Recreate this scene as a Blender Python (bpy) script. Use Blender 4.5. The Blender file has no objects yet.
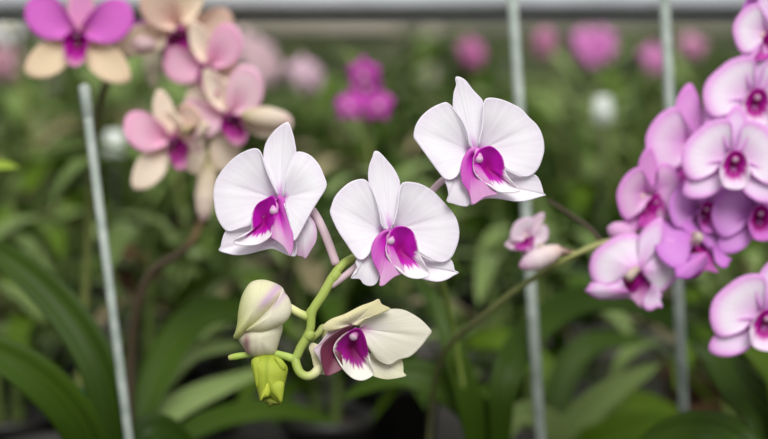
import bpy, math, random
from mathutils import Vector, Matrix, Euler
C = bpy.context.scene.collection
PI = math.pi
# ------------------------------------------------------------------ camera
LENS = 70.0
K = 36.0 / LENS / 768.0
TILT = math.radians(5)
CAM = Vector((0, 0, 1.25))
FWD = Vector((0, math.cos(TILT), -math.sin(TILT)))
UP = Vector((0, math.sin(TILT), math.cos(TILT)))
RIGHT = Vector((1, 0, 0))
BENCH = 0.80
def P(px, py, D):
    return CAM + FWD*D + RIGHT*((px-384)*K*D) + UP*((219.5-py)*K*D)
cd = bpy.data.cameras.new('camera'); cam = bpy.data.objects.new('camera', cd); C.objects.link(cam)
cd.lens = LENS; cd.sensor_width = 36; cd.clip_start = 0.05; cd.clip_end = 60
cam.location = CAM; cam.rotation_euler = (PI/2 - TILT, 0, 0)
cd.dof.use_dof = True; cd.dof.focus_distance = 0.905; cd.dof.aperture_fstop = 3.5
bpy.context.scene.camera = cam

# ------------------------------------------------------------------ materials
def newmat(name):
    m = bpy.data.materials.new(name); m.use_nodes = True
    nt = m.node_tree; b = nt.nodes['Principled BSDF']
    return m, nt, b, nt.nodes['Material Output']
def petal_material(name, transl=0.3, rough=0.55, vein=0.07):
    m, nt, b, out = newmat(name)
    N = nt.nodes.new; L = nt.links.new
    a = N('ShaderNodeAttribute'); a.attribute_name = 'Col'
    tc = N('ShaderNodeUVMap'); mp = N('ShaderNodeMapping'); mp.inputs['Scale'].default_value = (38, 1.2, 1)
    no = N('ShaderNodeTexNoise'); no.inputs['Scale'].default_value = 1.0; no.inputs['Detail'].default_value = 2
    L(tc.outputs['UV'], mp.inputs['Vector']); L(mp.outputs['Vector'], no.inputs['Vector'])
    mr = N('ShaderNodeMapRange'); mr.inputs[1].default_value = .35; mr.inputs[2].default_value = .65
    mr.inputs[3].default_value = 1-vein; mr.inputs[4].default_value = 1.0
    L(no.outputs[0], mr.inputs[0])
    mx = N('ShaderNodeVectorMath'); mx.operation = 'SCALE'
    L(a.outputs['Color'], mx.inputs[0]); L(mr.outputs[0], mx.inputs['Scale'])
    L(mx.outputs[0], b.inputs['Base Color'])
    b.inputs['Roughness'].default_value = rough; b.inputs['Specular IOR Level'].default_value = .3
    n2 = N('ShaderNodeTexNoise'); n2.inputs['Scale'].default_value = 900
    bp = N('ShaderNodeBump'); bp.inputs['Strength'].default_value = .12; bp.inputs['Distance'].default_value = .0006
    L(n2.outputs[0], bp.inputs['Height']); L(bp.outputs[0], b.inputs['Normal'])
    tr = N('ShaderNodeBsdfTranslucent'); L(mx.outputs[0], tr.inputs['Color'])
    ms = N('ShaderNodeMixShader'); ms.inputs[0].default_value = transl
    L(b.outputs[0], ms.inputs[1]); L(tr.outputs[0], ms.inputs[2]); L(ms.outputs[0], out.inputs['Surface'])
    return m
M_PETAL = petal_material('petal_tissue')
M_STEM = petal_material('green_stem_tissue', .08, .45, .05)
def leaf_material(name, c1, c2, rough=.45, transl=.18):
    m, nt, b, out = newmat(name)
    N = nt.nodes.new; L = nt.links.new
    tc = N('ShaderNodeUVMap'); mp = N('ShaderNodeMapping'); mp.inputs['Scale'].default_value = (14, .6, 1)
    no = N('ShaderNodeTexNoise'); no.inputs['Scale'].default_value = 1; no.inputs['Detail'].default_value = 4
    L(tc.outputs['UV'], mp.inputs['Vector']); L(mp.outputs['Vector'], no.inputs['Vector'])
    g = N('ShaderNodeNewGeometry'); n2 = N('ShaderNodeTexNoise'); n2.inputs['Scale'].default_value = 7
    L(g.outputs['Position'], n2.inputs['Vector'])
    ad = N('ShaderNodeMath'); ad.operation = 'ADD'; L(no.outputs[0], ad.inputs[0]); L(n2.outputs[0], ad.inputs[1])
    cr = N('ShaderNodeValToRGB'); cr.color_ramp.elements[0].position = .35; cr.color_ramp.elements[1].position = .68
    hf = N('ShaderNodeMath'); hf.operation = 'MULTIPLY'; hf.inputs[1].default_value = .5
    L(ad.outputs[0], hf.inputs[0]); L(hf.outputs[0], cr.inputs[0])
    cr.color_ramp.elements[0].color = (*c1, 1); cr.color_ramp.elements[1].color = (*c2, 1)
    L(cr.outputs[0], b.inputs['Base Color']); b.inputs['Roughness'].default_value = rough; b.inputs['Specular IOR Level'].default_value = .14
    tr = N('ShaderNodeBsdfTranslucent'); L(cr.outputs[0], tr.inputs['Color'])
    ms = N('ShaderNodeMixShader'); ms.inputs[0].default_value = transl
    L(b.outputs[0], ms.inputs[1]); L(tr.outputs[0], ms.inputs[2]); L(ms.outputs[0], out.inputs['Surface'])
    return m
M_LEAF = leaf_material('dark_green_leaf', (.012, .032, .002), (.052, .100, .006))
M_LEAF2 = leaf_material('mid_green_leaf', (.038, .085, .003), (.110, .185, .010))
M_LEAF3 = leaf_material('pale_green_leaf', (.13, .20, .05), (.27, .36, .13), .45)
M_LEAF4 = leaf_material('yellow_green_leaf', (.22, .33, .03), (.38, .50, .08))
M_LEAF5 = leaf_material('dry_straw_leaf', (.24, .20, .10), (.46, .40, .24), .6)
def noise_material(name, c1, c2, scale, rough=.6, metal=0.0):
    m, nt, b, out = newmat(name)
    N = nt.nodes.new; L = nt.links.new
    g = N('ShaderNodeTexCoord'); no = N('ShaderNodeTexNoise'); no.inputs['Scale'].default_value = scale; no.inputs['Detail'].default_value = 5
    L(g.outputs['Object'], no.inputs['Vector'])
    cr = N('ShaderNodeValToRGB'); cr.color_ramp.elements[0].position = .35; cr.color_ramp.elements[1].position = .65
    cr.color_ramp.elements[0].color = (*c1, 1); cr.color_ramp.elements[1].color = (*c2, 1)
    L(no.outputs[0], cr.inputs[0]); L(cr.outputs[0], b.inputs['Base Color'])
    b.inputs['Roughness'].default_value = rough; b.inputs['Metallic'].default_value = metal
    return m
M_ROD = noise_material('weathered_galvanised_rod', (.20, .24, .21), (.33, .37, .34), 60, .5, .0)
M_RAIL = noise_material('galvanised_rail', (.42, .44, .47), (.54, .56, .60), 9, .5, 0)
M_POT = noise_material('black_plastic_pot', (.012, .012, .012), (.03, .028, .025), 20, .5)
M_CLAY = noise_material('terracotta_pot', (.16, .07, .035), (.25, .12, .06), 20, .8)
M_BARK = noise_material('bark_mix', (.03, .018, .01), (.12, .075, .04), 120, .9)
M_BENCH = noise_material('bench_wire_mesh', (.025, .024, .02), (.06, .055, .045), 30, .7)
M_PIPE = noise_material('grey_bench_pipe', (.30, .31, .33), (.45, .46, .48), 25, .5)
M_TEAL = noise_material('teal_plastic', (.01, .16, .12), (.02, .24, .18), 15, .5)
M_FLOOR = noise_material('damp_concrete_floor', (.03, .03, .025), (.075, .07, .06), 3, .8)
M_WALL = noise_material('faded_shade_cloth', (.03, .045, .015), (.09, .10, .05), 2.5, .9)
M_WALL2 = noise_material('grey_shade_cloth', (.09, .095, .07), (.22, .21, .17), 2.5, .9)
M_PANEL = noise_material('dusty_beige_panel', (.24, .22, .17), (.38, .35, .29), 1.2, .8)
M_TAG = noise_material('white_plastic', (.48, .52, .48), (.64, .66, .62), 30, .5)

# ------------------------------------------------------------------ object helpers
def tag(o, label=None, cat=None, group=None, kind=None):
    if label: o['label'] = label
    if cat: o['category'] = cat
    if group: o['group'] = group
    if kind: o['kind'] = kind
    return o
def empty(name, loc):
    o = bpy.data.objects.new(name, None); o.empty_display_size = .05; C.objects.link(o); o.location = loc
    return o
class MB:
    """collects vertices, faces, colours and uvs of ONE mesh object"""
    def __init__(s): s.v = []; s.f = []; s.c = []; s.u = []
    def add(s, p, col=(.5, .5, .5), uv=(0, 0)):
        s.v.append(tuple(p)); s.c.append(col); s.u.append(uv); return len(s.v)-1
    def build(s, name, mat, parent=None, off=None, solid=0.0, sub=0):
        off = Vector(off) if off is not None else Vector((0, 0, 0))
        me = bpy.data.meshes.new(name)
        me.from_pydata([tuple(Vector(p)-off) for p in s.v], [], s.f)
        ca = me.color_attributes.new('Col', 'FLOAT_COLOR', 'POINT')
        for i, c in enumerate(s.c): ca.data[i].color = (c[0], c[1], c[2], 1)
        uvl = me.uv_layers.new(name='UVMap')
        for lp in me.loops: uvl.data[lp.index].uv = s.u[lp.vertex_index]
        for p in me.polygons: p.use_smooth = True
        me.materials.append(mat); me.validate(); me.update()
        o = bpy.data.objects.new(name, me); C.objects.link(o)
        if parent is not None: o.parent = parent
        if solid:
            md = o.modifiers.new('thickness', 'SOLIDIFY'); md.thickness = solid; md.offset = 0
        if sub:
            md = o.modifiers.new('smooth', 'SUBSURF'); md.levels = sub; md.render_levels = sub
        return o
    def box(s, lo, hi, col=(.5, .5, .5)):
        q = [s.add((x, y, z), col) for z in (lo[2], hi[2]) for y in (lo[1], hi[1]) for x in (lo[0], hi[0])]
        for f in ((0, 2, 3, 1), (4, 5, 7, 6), (0, 1, 5, 4), (2, 6, 7, 3), (0, 4, 6, 2), (1, 3, 7, 5)):
            s.f.append([q[i] for i in f])
    def tube(s, pts, rad, n=12, cols=None, smooth=True, seg=5, flat=1.0):
        pts = [Vector(p) for p in pts]
        if not hasattr(rad, '__len__'): rad = [rad]*len(pts)
        if cols is None: cols = [(.5, .5, .5)]*len(pts)
        if isinstance(cols[0], (int, float)): cols = [cols]*len(pts)
        if smooth and len(pts) > 2:
            R = []; T = []; Q = []
            m = len(pts)
            for i in range(m-1):
                p0 = pts[max(i-1, 0)]; p1 = pts[i]; p2 = pts[i+1]; p3 = pts[min(i+2, m-1)]
                for k in range(seg):
                    t = k/seg
                    Q.append(.5*((2*p1)+(p2-p0)*t+(2*p0-5*p1+4*p2-p3)*t*t+(3*p1-p0-3*p2+p3)*t**3))
                    R.append(rad[i]*(1-t)+rad[i+1]*t); T.append(mixc(cols[i], cols[i+1], t))
            Q.append(pts[-1]); R.append(rad[-1]); T.append(cols[-1])
            pts, rad, cols = Q, R, T
        m = len(pts); prev = None; ref = None
        for i in range(m):
            d = (pts[min(i+1, m-1)]-pts[max(i-1, 0)]).normalized()
            if ref is None:
                ref = d.orthogonal().normalized()
            ref = (ref - d*ref.dot(d)).normalized(); b = d.cross(ref)
            ring = [s.add(pts[i]+(ref*math.cos(2*PI*k/n)+b*flat*math.sin(2*PI*k/n))*rad[i], cols[i], (k/n, i/m)) for k in range(n)]
            if prev:
                for k in range(n): s.f.append([prev[k], prev[(k+1) % n], ring[(k+1) % n], ring[k]])
            else:
                c0 = s.add(pts[i]-d*rad[i]*.5, cols[i])
                for k in range(n): s.f.append([c0, ring[(k+1) % n], ring[k]])
            prev = ring
        c1 = s.add(pts[-1]+d*rad[-1]*.5, cols[-1], (0, 1))
        for k in range(n): s.f.append([c1, prev[k], prev[(k+1) % n]])
    def lathe(s, prof, n=28, center=(0, 0, 0), col=(.5, .5, .5)):
        prev = None
        for (r, z) in prof:
            ring = [s.add((center[0]+r*math.cos(2*PI*k/n), center[1]+r*math.sin(2*PI*k/n), center[2]+z), col, (k/n, z)) for k in range(n)]
            if prev:
                for k in range(n): s.f.append([prev[k], prev[(k+1) % n], ring[(k+1) % n], ring[k]])
            else: s.f.append(ring[::-1])
            prev = ring
        s.f.append(prev)
def mixc(a, b, t):
    t = max(0, min(1, t)); return tuple(a[i]*(1-t)+b[i]*t for i in range(3))
def sst(a, b, x):
    t = max(0, min(1, (x-a)/(b-a))); return t*t*(3-2*t)
def crom(pts, n, closed=False):
    """resample a polyline of tuples through a Catmull-Rom spline, n points even in arclength"""
    m = len(pts); out = []
    segs = m if closed else m-1
    g = (lambda i: pts[i % m]) if closed else (lambda i: pts[max(0, min(m-1, i))])
    for i in range(segs):
        p0, p1, p2, p3 = g(i-1), g(i), g(i+1), g(i+2)
        for k in range(10):
            t = k/10
            out.append(tuple(.5*((2*b)+(c-a)*t+(2*a-5*b+4*c-d)*t*t+(3*b-a-3*c+d)*t**3) for a, b, c, d in zip(p0, p1, p2, p3)))
    out.append(tuple(g(segs)) if not closed else out[0])
    L = [0]
    for a, b in zip(out, out[1:]): L.append(L[-1]+math.hypot(a[0]-b[0], a[1]-b[1]))
    res = []; j = 0
    cnt = n if closed else n-1
    for i in range(n):
        x = L[-1]*i/cnt
        while j < len(L)-2 and L[j+1] < x: j += 1
        t = (x-L[j])/max(1e-9, L[j+1]-L[j])
        res.append(tuple(a*(1-t)+b*t for a, b in zip(out[j], out[j+1])))
    return res

# ------------------------------------------------------------------ petals
WHITE = (.935, .92, .96); LAV = (.74, .55, .80); MAG = (.64, .010, .56); DEEP = (.42, .0, .27); PINK = (.78, .35, .68)
def petal_patch(mb, spec, xf, ctr, unit, tilt, colf, nb=56, nr=16):
    """fan from the base point of a petal to its outline; spec in outline units, heights in mm"""
    bx, by = spec['base']; closed = spec.get('closed', False)
    bd = crom([p if len(p) > 2 else (p[0], p[1], 0) for p in spec['out']], nb, closed)
    z0, bul, e0, e1, e2 = (spec.get(k, 0) for k in ('z', 'bulge', 'e0', 'e1', 'e2'))
    ruf, rk, pw, gr = spec.get('ruf', 0), spec.get('rk', 9), spec.get('pw', 1.5), spec.get('groove', 0)
    def pos(r, x, y, s):
        X = bx+(x-bx)*r; Y = by+(y-by)*r
        lx = (X-ctr[0])*unit; ly = (ctr[1]-Y)*unit
        ang = s*PI
        sc = 1.0
        h = z0+bul*math.sin(PI*min(1, r*1.02))+(r**pw)*(e0+e1*s*s+e2*s)+ruf*(r**3)*math.sin(rk*s+spec.get('ph', 0))
        h -= gr*math.exp(-(s/.05)**2)*(1-r)*r*3
        return (lx, ly, (h/1000+lx*tilt[0]+ly*tilt[1]) if True else 0)
    c = mb.add(xf @ Vector(pos(0, bx, by, 0)), colf(0, 0, 0, spec), (.5, 0))
    prev = None
    for ir in range(1, nr+1):
        r = ir/nr
        r = 1-(1-r)**1.15
        ring = []
        for j, (x, y, w) in enumerate(bd):
            s = -1+2*j/(nb if closed else nb-1)
            ring.append(mb.add(xf @ Vector(pos(r, x, y, s)), colf(r, s, w, spec), ((s+1)/2, r)))
        n = len(ring)
        for j in range(n if closed else n-1):
            k = (j+1) % n
            if prev: mb.f.append([prev[j], prev[k], ring[k], ring[j]])
            else: mb.f.append([c, ring[k], ring[j]])
        prev = ring
def make_colour(pal):
    def f(r, s, w, spec):
        k = spec['k']
        if k in ('petal', 'dorsal', 'lateral'):
            base = pal['petal'] if k == 'petal' else pal.get('dorsal', pal['sepal']) if k == 'dorsal' else pal['sepal']
            edge = pal['edge'] if k == 'petal' else pal['sedge']
            c = mixc(base, edge, pal.get('edge_amt', .5)*(sst(.72, 1, r)*.8+.12*sst(.55, 1, abs(s))))
            c = mixc(c, edge, pal.get('flush', .12)*(1-sst(.1, .75, r)))
            c = mixc(c, pal['base'], (1-sst(.03, spec.get('bl', .30), r))*.85)
            if spec.get('pinkroot'): c = mixc(c, PINK, (1-sst(.2, .9, r))*spec['pinkroot'])
            if 'tint' in spec: c = mixc(c, spec['tint'], spec.get('ta', .6)*sst(*spec.get('tr', (0, 1)), r))
            return c
        if k == 'lip':
            c = mixc(pal['deep'], pal['lip'], sst(.15, .62, r))
            st = .05*math.sin(s*61)+.035*math.sin(s*97+1.3)+.03*math.sin(s*31+.4)
            lim = 1.02-.44*w
            c = mixc(c, mixc(pal['lipedge'], pal['lip'], .0), sst(lim-.06, lim+.10, r+st*min(1, w*2)) if w > .03 else 0)
            return c
        if k == 'side':
            c = mixc(pal.get('sidein', pal['lip']), pal['side'], sst(.25, .8, r)*.75)
            c = mixc(c, pal['sidepale'], w*sst(.3, .85, r))
            return c
    return f
PAL_WHITE = dict(petal=WHITE, sepal=WHITE, edge=LAV, sedge=LAV, base=(.70, .18, .68), lip=MAG, deep=DEEP, lipedge=(.93, .88, .93), side=(.70, .17, .62), sidepale=(.88, .60, .82), column=(.85, .45, .78), edge_amt=.26, flush=.12, ped=((.82, .66, .72), (.74, .55, .60)))

# outlines, measured in units of 1/5.486 of a photo pixel
F_A = dict(o=(200, 115), c=(380, 560), tilt=(.24, .0), D=.905, parts=[
 dict(k='lateral', base=(470, 640), z=-17, e0=12, bulge=1, ruf=.8, rk=5, bl=.5, pinkroot=.3, out=[(275,600),(200,622),(135,635),(110,680),(100,725),(88,745),(130,760),(190,770),(260,762),(330,743),(390,732),(430,745),(470,765),(505,775),(525,768),(530,700)]),
 dict(k='lateral', base=(560, 560), z=-8, e0=-2, bulge=2, bl=.1, pinkroot=.15, tint=PINK, ta=.55, tr=(.5, 1), out=[(520,600),(510,660),(508,740),(530,770),(560,778),(578,787),(605,745),(632,700),(640,650),(628,595),(605,560),(590,530)]),
 dict(k='dorsal', base=(432, 470), z=-10, e0=2, e1=2.5, bulge=-.5, groove=.5, bl=.3, out=[(425,450),(400,400),(365,310),(342,225),(355,150),(400,85),(450,45),(476,35),(486,42),(497,70),(512,120),(525,195),(522,240),(500,330),(470,400),(455,440)]),
 dict(k='petal', base=(432, 462), z=-13, e0=9, e1=3.5, e2=-1.5, bulge=3.5, ruf=.9, rk=6, groove=.7, bl=.22, out=[(430,435),(390,360),(360,290),(335,215),(312,184),(270,185),(200,215),(140,265),(95,320),(70,370),(61,430),(65,480),(75,540),(95,590),(128,632),(160,638),(210,622),(275,600),(330,570),(390,500)]),
 dict(k='petal', base=(455, 455), z=-6, e0=5, e1=4, e2=3, bulge=3, ruf=1, rk=5, groove=.6, bl=.18, out=[(456,430),(460,400),(470,330),(495,250),(525,207),(560,203),(610,225),(655,275),(682,335),(696,392),(655,465),(620,520),(590,575),(555,640),(520,692),(510,640),(490,570),(470,500)]),
 dict(k='lip', base=(350, 585), z=-5, e0=9, pw=1.5, ruf=.9, rk=21, closed=True, out=[(405,445,0),(365,460,0),(318,488,0),(292,530,.05),(284,580,.15),(280,630,.35),(235,665,.9),(184,690,1),(200,711,1),(265,716,1),(330,706,1),(388,664,.8),(402,610,.1),(412,560,0),(420,500,0)]),
 dict(k='side', base=(415, 480), z=-2, e0=5, e1=-1, bulge=2, pw=1, out=[(405,500,0),(412,560,0),(402,610,0),(388,664,.1),(425,690,.9),(465,722,.9),(500,768,.6),(515,715,.3),(512,650,.1),(492,585,0),(476,515,0),(462,455,0),(430,440,0)]),
], col=((425, 470), (404, 536)), ped=[(575,560),(608,520),(640,565),(680,640),(705,710),(745,800)], pr=24)
F_B = dict(o=(325, 145), c=(400, 560), tilt=(-.30, .0), D=.90, parts=[
 dict(k='lateral', base=(400, 640), z=-17, e0=12, bulge=1, ruf=.8, rk=5, bl=.5, pinkroot=.3, out=[(490,560),(510,590),(545,615),(600,640),(660,645),(695,632),(712,660),(720,695),(743,705),(710,722),(680,740),(640,752),(600,751),(540,738),(480,725),(430,700),(380,690)]),
 dict(k='lateral', base=(245, 560), z=-9, e0=5, e1=2, bulge=3, ruf=.6, rk=7, bl=.1, out=[(185,620),(170,640),(178,690),(150,720),(146,732),(190,735),(210,760),(240,773),(270,768),(290,745),(300,700),(282,660),(268,620),(262,570)]),
 dict(k='dorsal', base=(358, 480), z=-10, e0=2, e1=2.5, bulge=-.5, groove=.5, bl=.3, out=[(330,460),(310,430),(300,370),(280,310),(245,220),(237,170),(243,110),(262,60),(268,36),(280,30),(300,38),(340,80),(380,130),(408,185),(413,230),(405,300),(395,360),(375,430),(368,460)]),
 dict(k='petal', base=(330, 480), z=-11, e0=9, e1=3.5, e2=1.5, bulge=3, ruf=.9, rk=6, groove=.7, bl=.2, out=[(318,450),(306,420),(300,370),(280,300),(250,230),(225,195),(195,188),(140,205),(90,245),(55,290),(38,340),(32,370),(50,420),(80,480),(120,540),(160,600),(187,627),(220,620),(248,580),(262,535),(290,500)]),
 dict(k='petal', base=(375, 470), z=-13, e0=9, e1=3.5, e2=-2.5, bulge=3.5, ruf=.9, rk=6, groove=.7, bl=.22, out=[(370,440),(385,400),(400,330),(412,240),(430,206),(480,203),(540,218),(600,255),(650,305),(700,360),(730,410),(743,470),(740,520),(725,570),(700,620),(660,645),(610,640),(560,615),(510,580),(480,530),(430,490)]),
 dict(k='lip', base=(410, 575), z=-5, e0=9, pw=1.5, ruf=.9, rk=21, closed=True, out=[(365,470,0),(392,450,0),(430,447,0),(470,464,0),(495,505,.05),(508,560,.12),(520,600,.5),(545,650,1),(575,712,1),(542,729,1),(490,733,1),(440,716,.9),(390,672,.6),(345,618,.3),(333,562,.1),(348,510,.05)]),
 dict(k='side', base=(345, 490), z=-2, e0=5, e1=-1, bulge=2, pw=1, out=[(356,458,.2),(320,470,.1),(285,500,0),(262,540,0),(255,580,0),(262,630,0),(280,668,0),(297,700,.3),(304,740,.6),(297,768,.7),(320,770,.7),(350,745,.6),(385,720,.6),(430,706,.7),(440,716,.8),(390,672,.5),(345,618,.6),(333,562,.8),(350,510,.6)]),
], col=((350, 478), (360, 535)), ped=[(230,600),(190,645),(165,669),(100,725),(40,770),(15,795)], pr=19)
F_C = dict(o=(410, 70), c=(400, 530), tilt=(-.30, .0), D=.908, parts=[
 dict(k='lateral', base=(400, 600), z=-17, e0=12, bulge=1, ruf=.8, rk=5, bl=.5, pinkroot=.35, out=[(500,520),(525,535),(560,555),(620,580),(660,580),(700,572),(727,600),(745,650),(750,675),(767,683),(740,690),(700,702),(640,717),(580,718),(520,708),(460,702),(410,705),(370,725),(340,742),(320,720)]),
 dict(k='lateral', base=(265, 540), z=-9, e0=5, e1=2, bulge=3, ruf=.6, rk=7, bl=.1, out=[(200,590),(190,605),(205,650),(211,690),(202,722),(240,735),(280,746),(320,745),(330,700),(318,660),(295,620),(280,560)]),
 dict(k='dorsal', base=(360, 450), z=-10, e0=2, e1=2.5, bulge=-.5, groove=.5, bl=.3, out=[(340,430),(328,400),(310,330),(275,265),(240,210),(237,170),(242,120),(258,70),(250,44),(256,33),(278,35),(310,55),(350,105),(390,145),(406,170),(403,230),(395,310),(380,380),(370,420)]),
 dict(k='petal', base=(345, 445), z=-11, e0=9, e1=3.5, e2=1.5, bulge=3, ruf=.9, rk=6, groove=.7, bl=.2, out=[(332,420),(323,400),(315,350),(285,280),(245,225),(207,184),(180,183),(120,210),(70,250),(40,290),(24,330),(20,375),(40,405),(65,440),(105,495),(150,555),(187,597),(225,602),(260,575),(282,515),(300,475)]),
 dict(k='petal', base=(380, 440), z=-13, e0=9, e1=3.5, e2=-2.5, bulge=3.5, ruf=.9, rk=6, groove=.7, bl=.22, out=[(375,410),(385,360),(395,320),(403,230),(410,167),(440,150),(500,155),(560,175),(620,205),(665,252),(705,287),(732,330),(747,380),(751,430),(740,480),(720,530),(690,566),(650,582),(610,575),(560,550),(520,520),(490,475),(440,450)]),
 dict(k='lip', base=(425, 535), z=-5, e0=9, pw=1.5, ruf=.9, rk=21, closed=True, out=[(368,450,0),(400,428,0),(440,420,0),(480,443,0),(508,485,.03),(520,535,.1),(535,580,.5),(570,625,.9),(607,660,1),(570,671,1),(530,673,1),(480,667,1),(430,634,.8),(382,602,.3),(350,562,.15),(345,505,.05)]),
 dict(k='side', base=(345, 470), z=-2, e0=5, e1=-1, bulge=2, pw=1, out=[(356,420,.5),(325,435,.1),(300,465,0),(280,510,0),(275,560,0),(285,620,0),(315,662,0),(330,700,.5),(336,735,.6),(355,735,.6),(400,702,.6),(440,690,.6),(480,680,.6),(430,634,.7),(382,602,.5),(347,562,.7),(345,510,.7),(368,450,.8)]),
], col=((362, 430), (378, 500)), ped=[(255,570),(215,585),(185,605),(140,642),(105,670)], pr=20)
CREAM = (.83, .80, .62); CREAM2 = (.88, .86, .80)
F_D = dict(o=(300, 295), c=(300, 300), tilt=(-.25, .1), D=.905, parts=[
 dict(k='lateral', base=(350, 330), z=-11, e0=4, bulge=1, ruf=.5, bl=.1, tint=(.80, .80, .55), ta=.7, tr=(.5, 1), out=[(390,330),(430,370),(490,390),(555,365),(568,400),(570,440),(586,458),(540,470),(480,477),(430,467),(390,450),(340,420)]),
 dict(k='lateral', base=(150, 330), z=-10, e0=2, bulge=2, bl=.05, tint=(.82, .78, .52), ta=.9, tr=(0, .6), out=[(110,280),(66,262),(48,290),(60,330),(75,400),(85,432),(130,442),(150,440),(200,420),(235,395),(220,330)]),
 dict(k='petal', base=(325, 185), z=-6, e0=2, e1=2, e2=0, bulge=3, ruf=.8, rk=5, groove=1.0, bl=.25, tint=(.84, .82, .66), ta=.75, tr=(.0, .7), out=[(335,165),(400,110),(450,88),(520,80),(580,90),(650,130),(690,165),(716,195),(727,212),(700,250),(660,300),(610,345),(570,357),(545,362),(510,385),(480,390),(430,365),(390,320),(365,270),(335,220)]),
 dict(k='petal', base=(270, 190), z=-6, e0=5, bulge=1, bl=.05, tint=PINK, ta=.22, tr=(0, .8), out=[(300,160),(250,135),(200,150),(160,195),(110,262),(82,285),(78,300),(100,335),(118,370),(122,300),(165,255),(215,215)]),
 dict(k='dorsal', base=(280, 160), z=-1, e0=5, e1=-4, bulge=3, bl=.05, tint=(.84, .78, .45), ta=.85, tr=(0, .8), out=[(200,185),(150,195),(128,168),(170,130),(250,100),(330,60),(400,35),(430,20),(438,26),(450,50),(498,76),(450,90),(400,108),(360,140),(325,165)]),
 dict(k='side', base=(215, 260), z=-1, e0=5, bulge=-1, pw=1, dark=1, out=[(300,160,.1),(240,175,.1),(165,225,.15),(122,275,.05),(118,330,0),(130,390,0),(148,436,0),(190,425,.2),(235,395,.1),(215,345,.1),(188,300,.4),(205,255,.5),(255,205,.4)]),
 dict(k='lip', base=(290, 290), z=-5, e0=9, pw=1.5, ruf=.7, rk=19, closed=True, out=[(315,180,0),(285,188,0),(240,213,.1),(202,250,.2),(186,292,.25),(197,332,.4),(228,388,.8),(262,432,1),(300,460,1),(350,467,1),(398,445,1),(405,425,1),(388,370,.7),(374,310,0),(360,240,0),(340,195,0)]),
], col=((310, 195), (290, 232)), ped=None, pr=18)
PAL_D = dict(PAL_WHITE, petal=(.86, .83, .80), sepal=(.84, .80, .68), base=(.72, .30, .60), lip=(.40, .008, .30), deep=(.19, .0, .09), lipedge=(.90, .88, .80), sidein=(.17, .02, .07), side=(.20, .04, .08), sidepale=(.60, .42, .46), column=(.62, .22, .50), edge=(.78, .60, .78), sedge=(.80, .70, .60))  # maroon side lobe darkened further, its shade put into the colour

def mir(out): return [(-p[0],)+tuple(p[1:]) for p in out]
O_PET = [(-30,-70),(-110,-190),(-220,-275),(-320,-275),(-390,-200),(-400,-100),(-350,-10),(-260,50),(-150,50),(-50,20)]
O_LAT = [(-60,10),(-190,40),(-310,110),(-380,220),(-395,310),(-330,345),(-220,335),(-110,270),(-40,170),(-5,70)]
F_O = dict(c=(0, 0), tilt=(0, 0), parts=[
 dict(k='lateral', base=(-20, 30), z=-12, e0=6, e1=2, bulge=2, bl=.15, out=O_LAT), dict(k='lateral', base=(20, 30), z=-12, e0=6, e1=2, bulge=2, bl=.15, out=mir(O_LAT)),
 dict(k='dorsal', base=(0, -30), z=-9, e0=3, e1=3, bl=.2, out=[(-40,-60),(-90,-160),(-95,-260),(-60,-360),(0,-420),(60,-360),(95,-260),(90,-160),(40,-60)]),
 dict(k='petal', base=(-20, -20), z=-8, e0=7, e1=3, bulge=3, ruf=1.5, rk=6, bl=.2, out=O_PET), dict(k='petal', base=(20, -20), z=-8, e0=7, e1=3, bulge=3, ruf=1.5, rk=6, bl=.2, out=mir(O_PET)),
 dict(k='lip', base=(0, 55), z=-6, e0=14, pw=1.4, ruf=1.5, rk=15, closed=True, out=[(-60,0,0),(0,-30,0),(60,0,0),(95,60,0),(85,130,.2),(65,205,.5),(0,245,.6),(-65,205,.5),(-85,130,.2),(-95,60,0)]),
], col=((0, -35), (0, 15)))
R_PET = [(p[0]-375, p[1]-480) for p in F_B['parts'][4]['out']]
R_LAT = [(p[0]*.85, p[1]*.85) for p in O_LAT]
F_R = dict(c=(0, 0), tilt=(0, 0), parts=[
 dict(k='lateral', base=(-20, 30), z=-13, e0=7, e1=2, bulge=2, bl=.15, out=R_LAT), dict(k='lateral', base=(20, 30), z=-13, e0=7, e1=2, bulge=2, bl=.15, out=mir(R_LAT)),
 dict(k='dorsal', base=(0, -30), z=-9, e0=3, e1=3, bl=.2, out=[(-40,-60),(-85,-150),(-88,-240),(-55,-330),(0,-385),(55,-330),(88,-240),(85,-150),(40,-60)]),
 dict(k='petal', base=(-5, -10), z=-12, e0=9, e1=3, e2=-1, bulge=3, ruf=1.2, rk=6, bl=.2, out=mir(R_PET)), dict(k='petal', base=(5, -10), z=-12, e0=9, e1=3, e2=-1, bulge=3, ruf=1.2, rk=6, bl=.2, out=R_PET),
 dict(k='lip', base=(0, 45), z=-7, e0=12, pw=1.4, ruf=1.5, rk=15, closed=True, out=[(-60,-30,.1),(0,-55,0),(60,-30,.1),(95,40,.35),(100,120,.8),(75,190,1),(0,215,1),(-75,190,1),(-100,120,.8),(-95,40,.35)]),
], col=((0, -35), (0, 10)))
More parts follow.
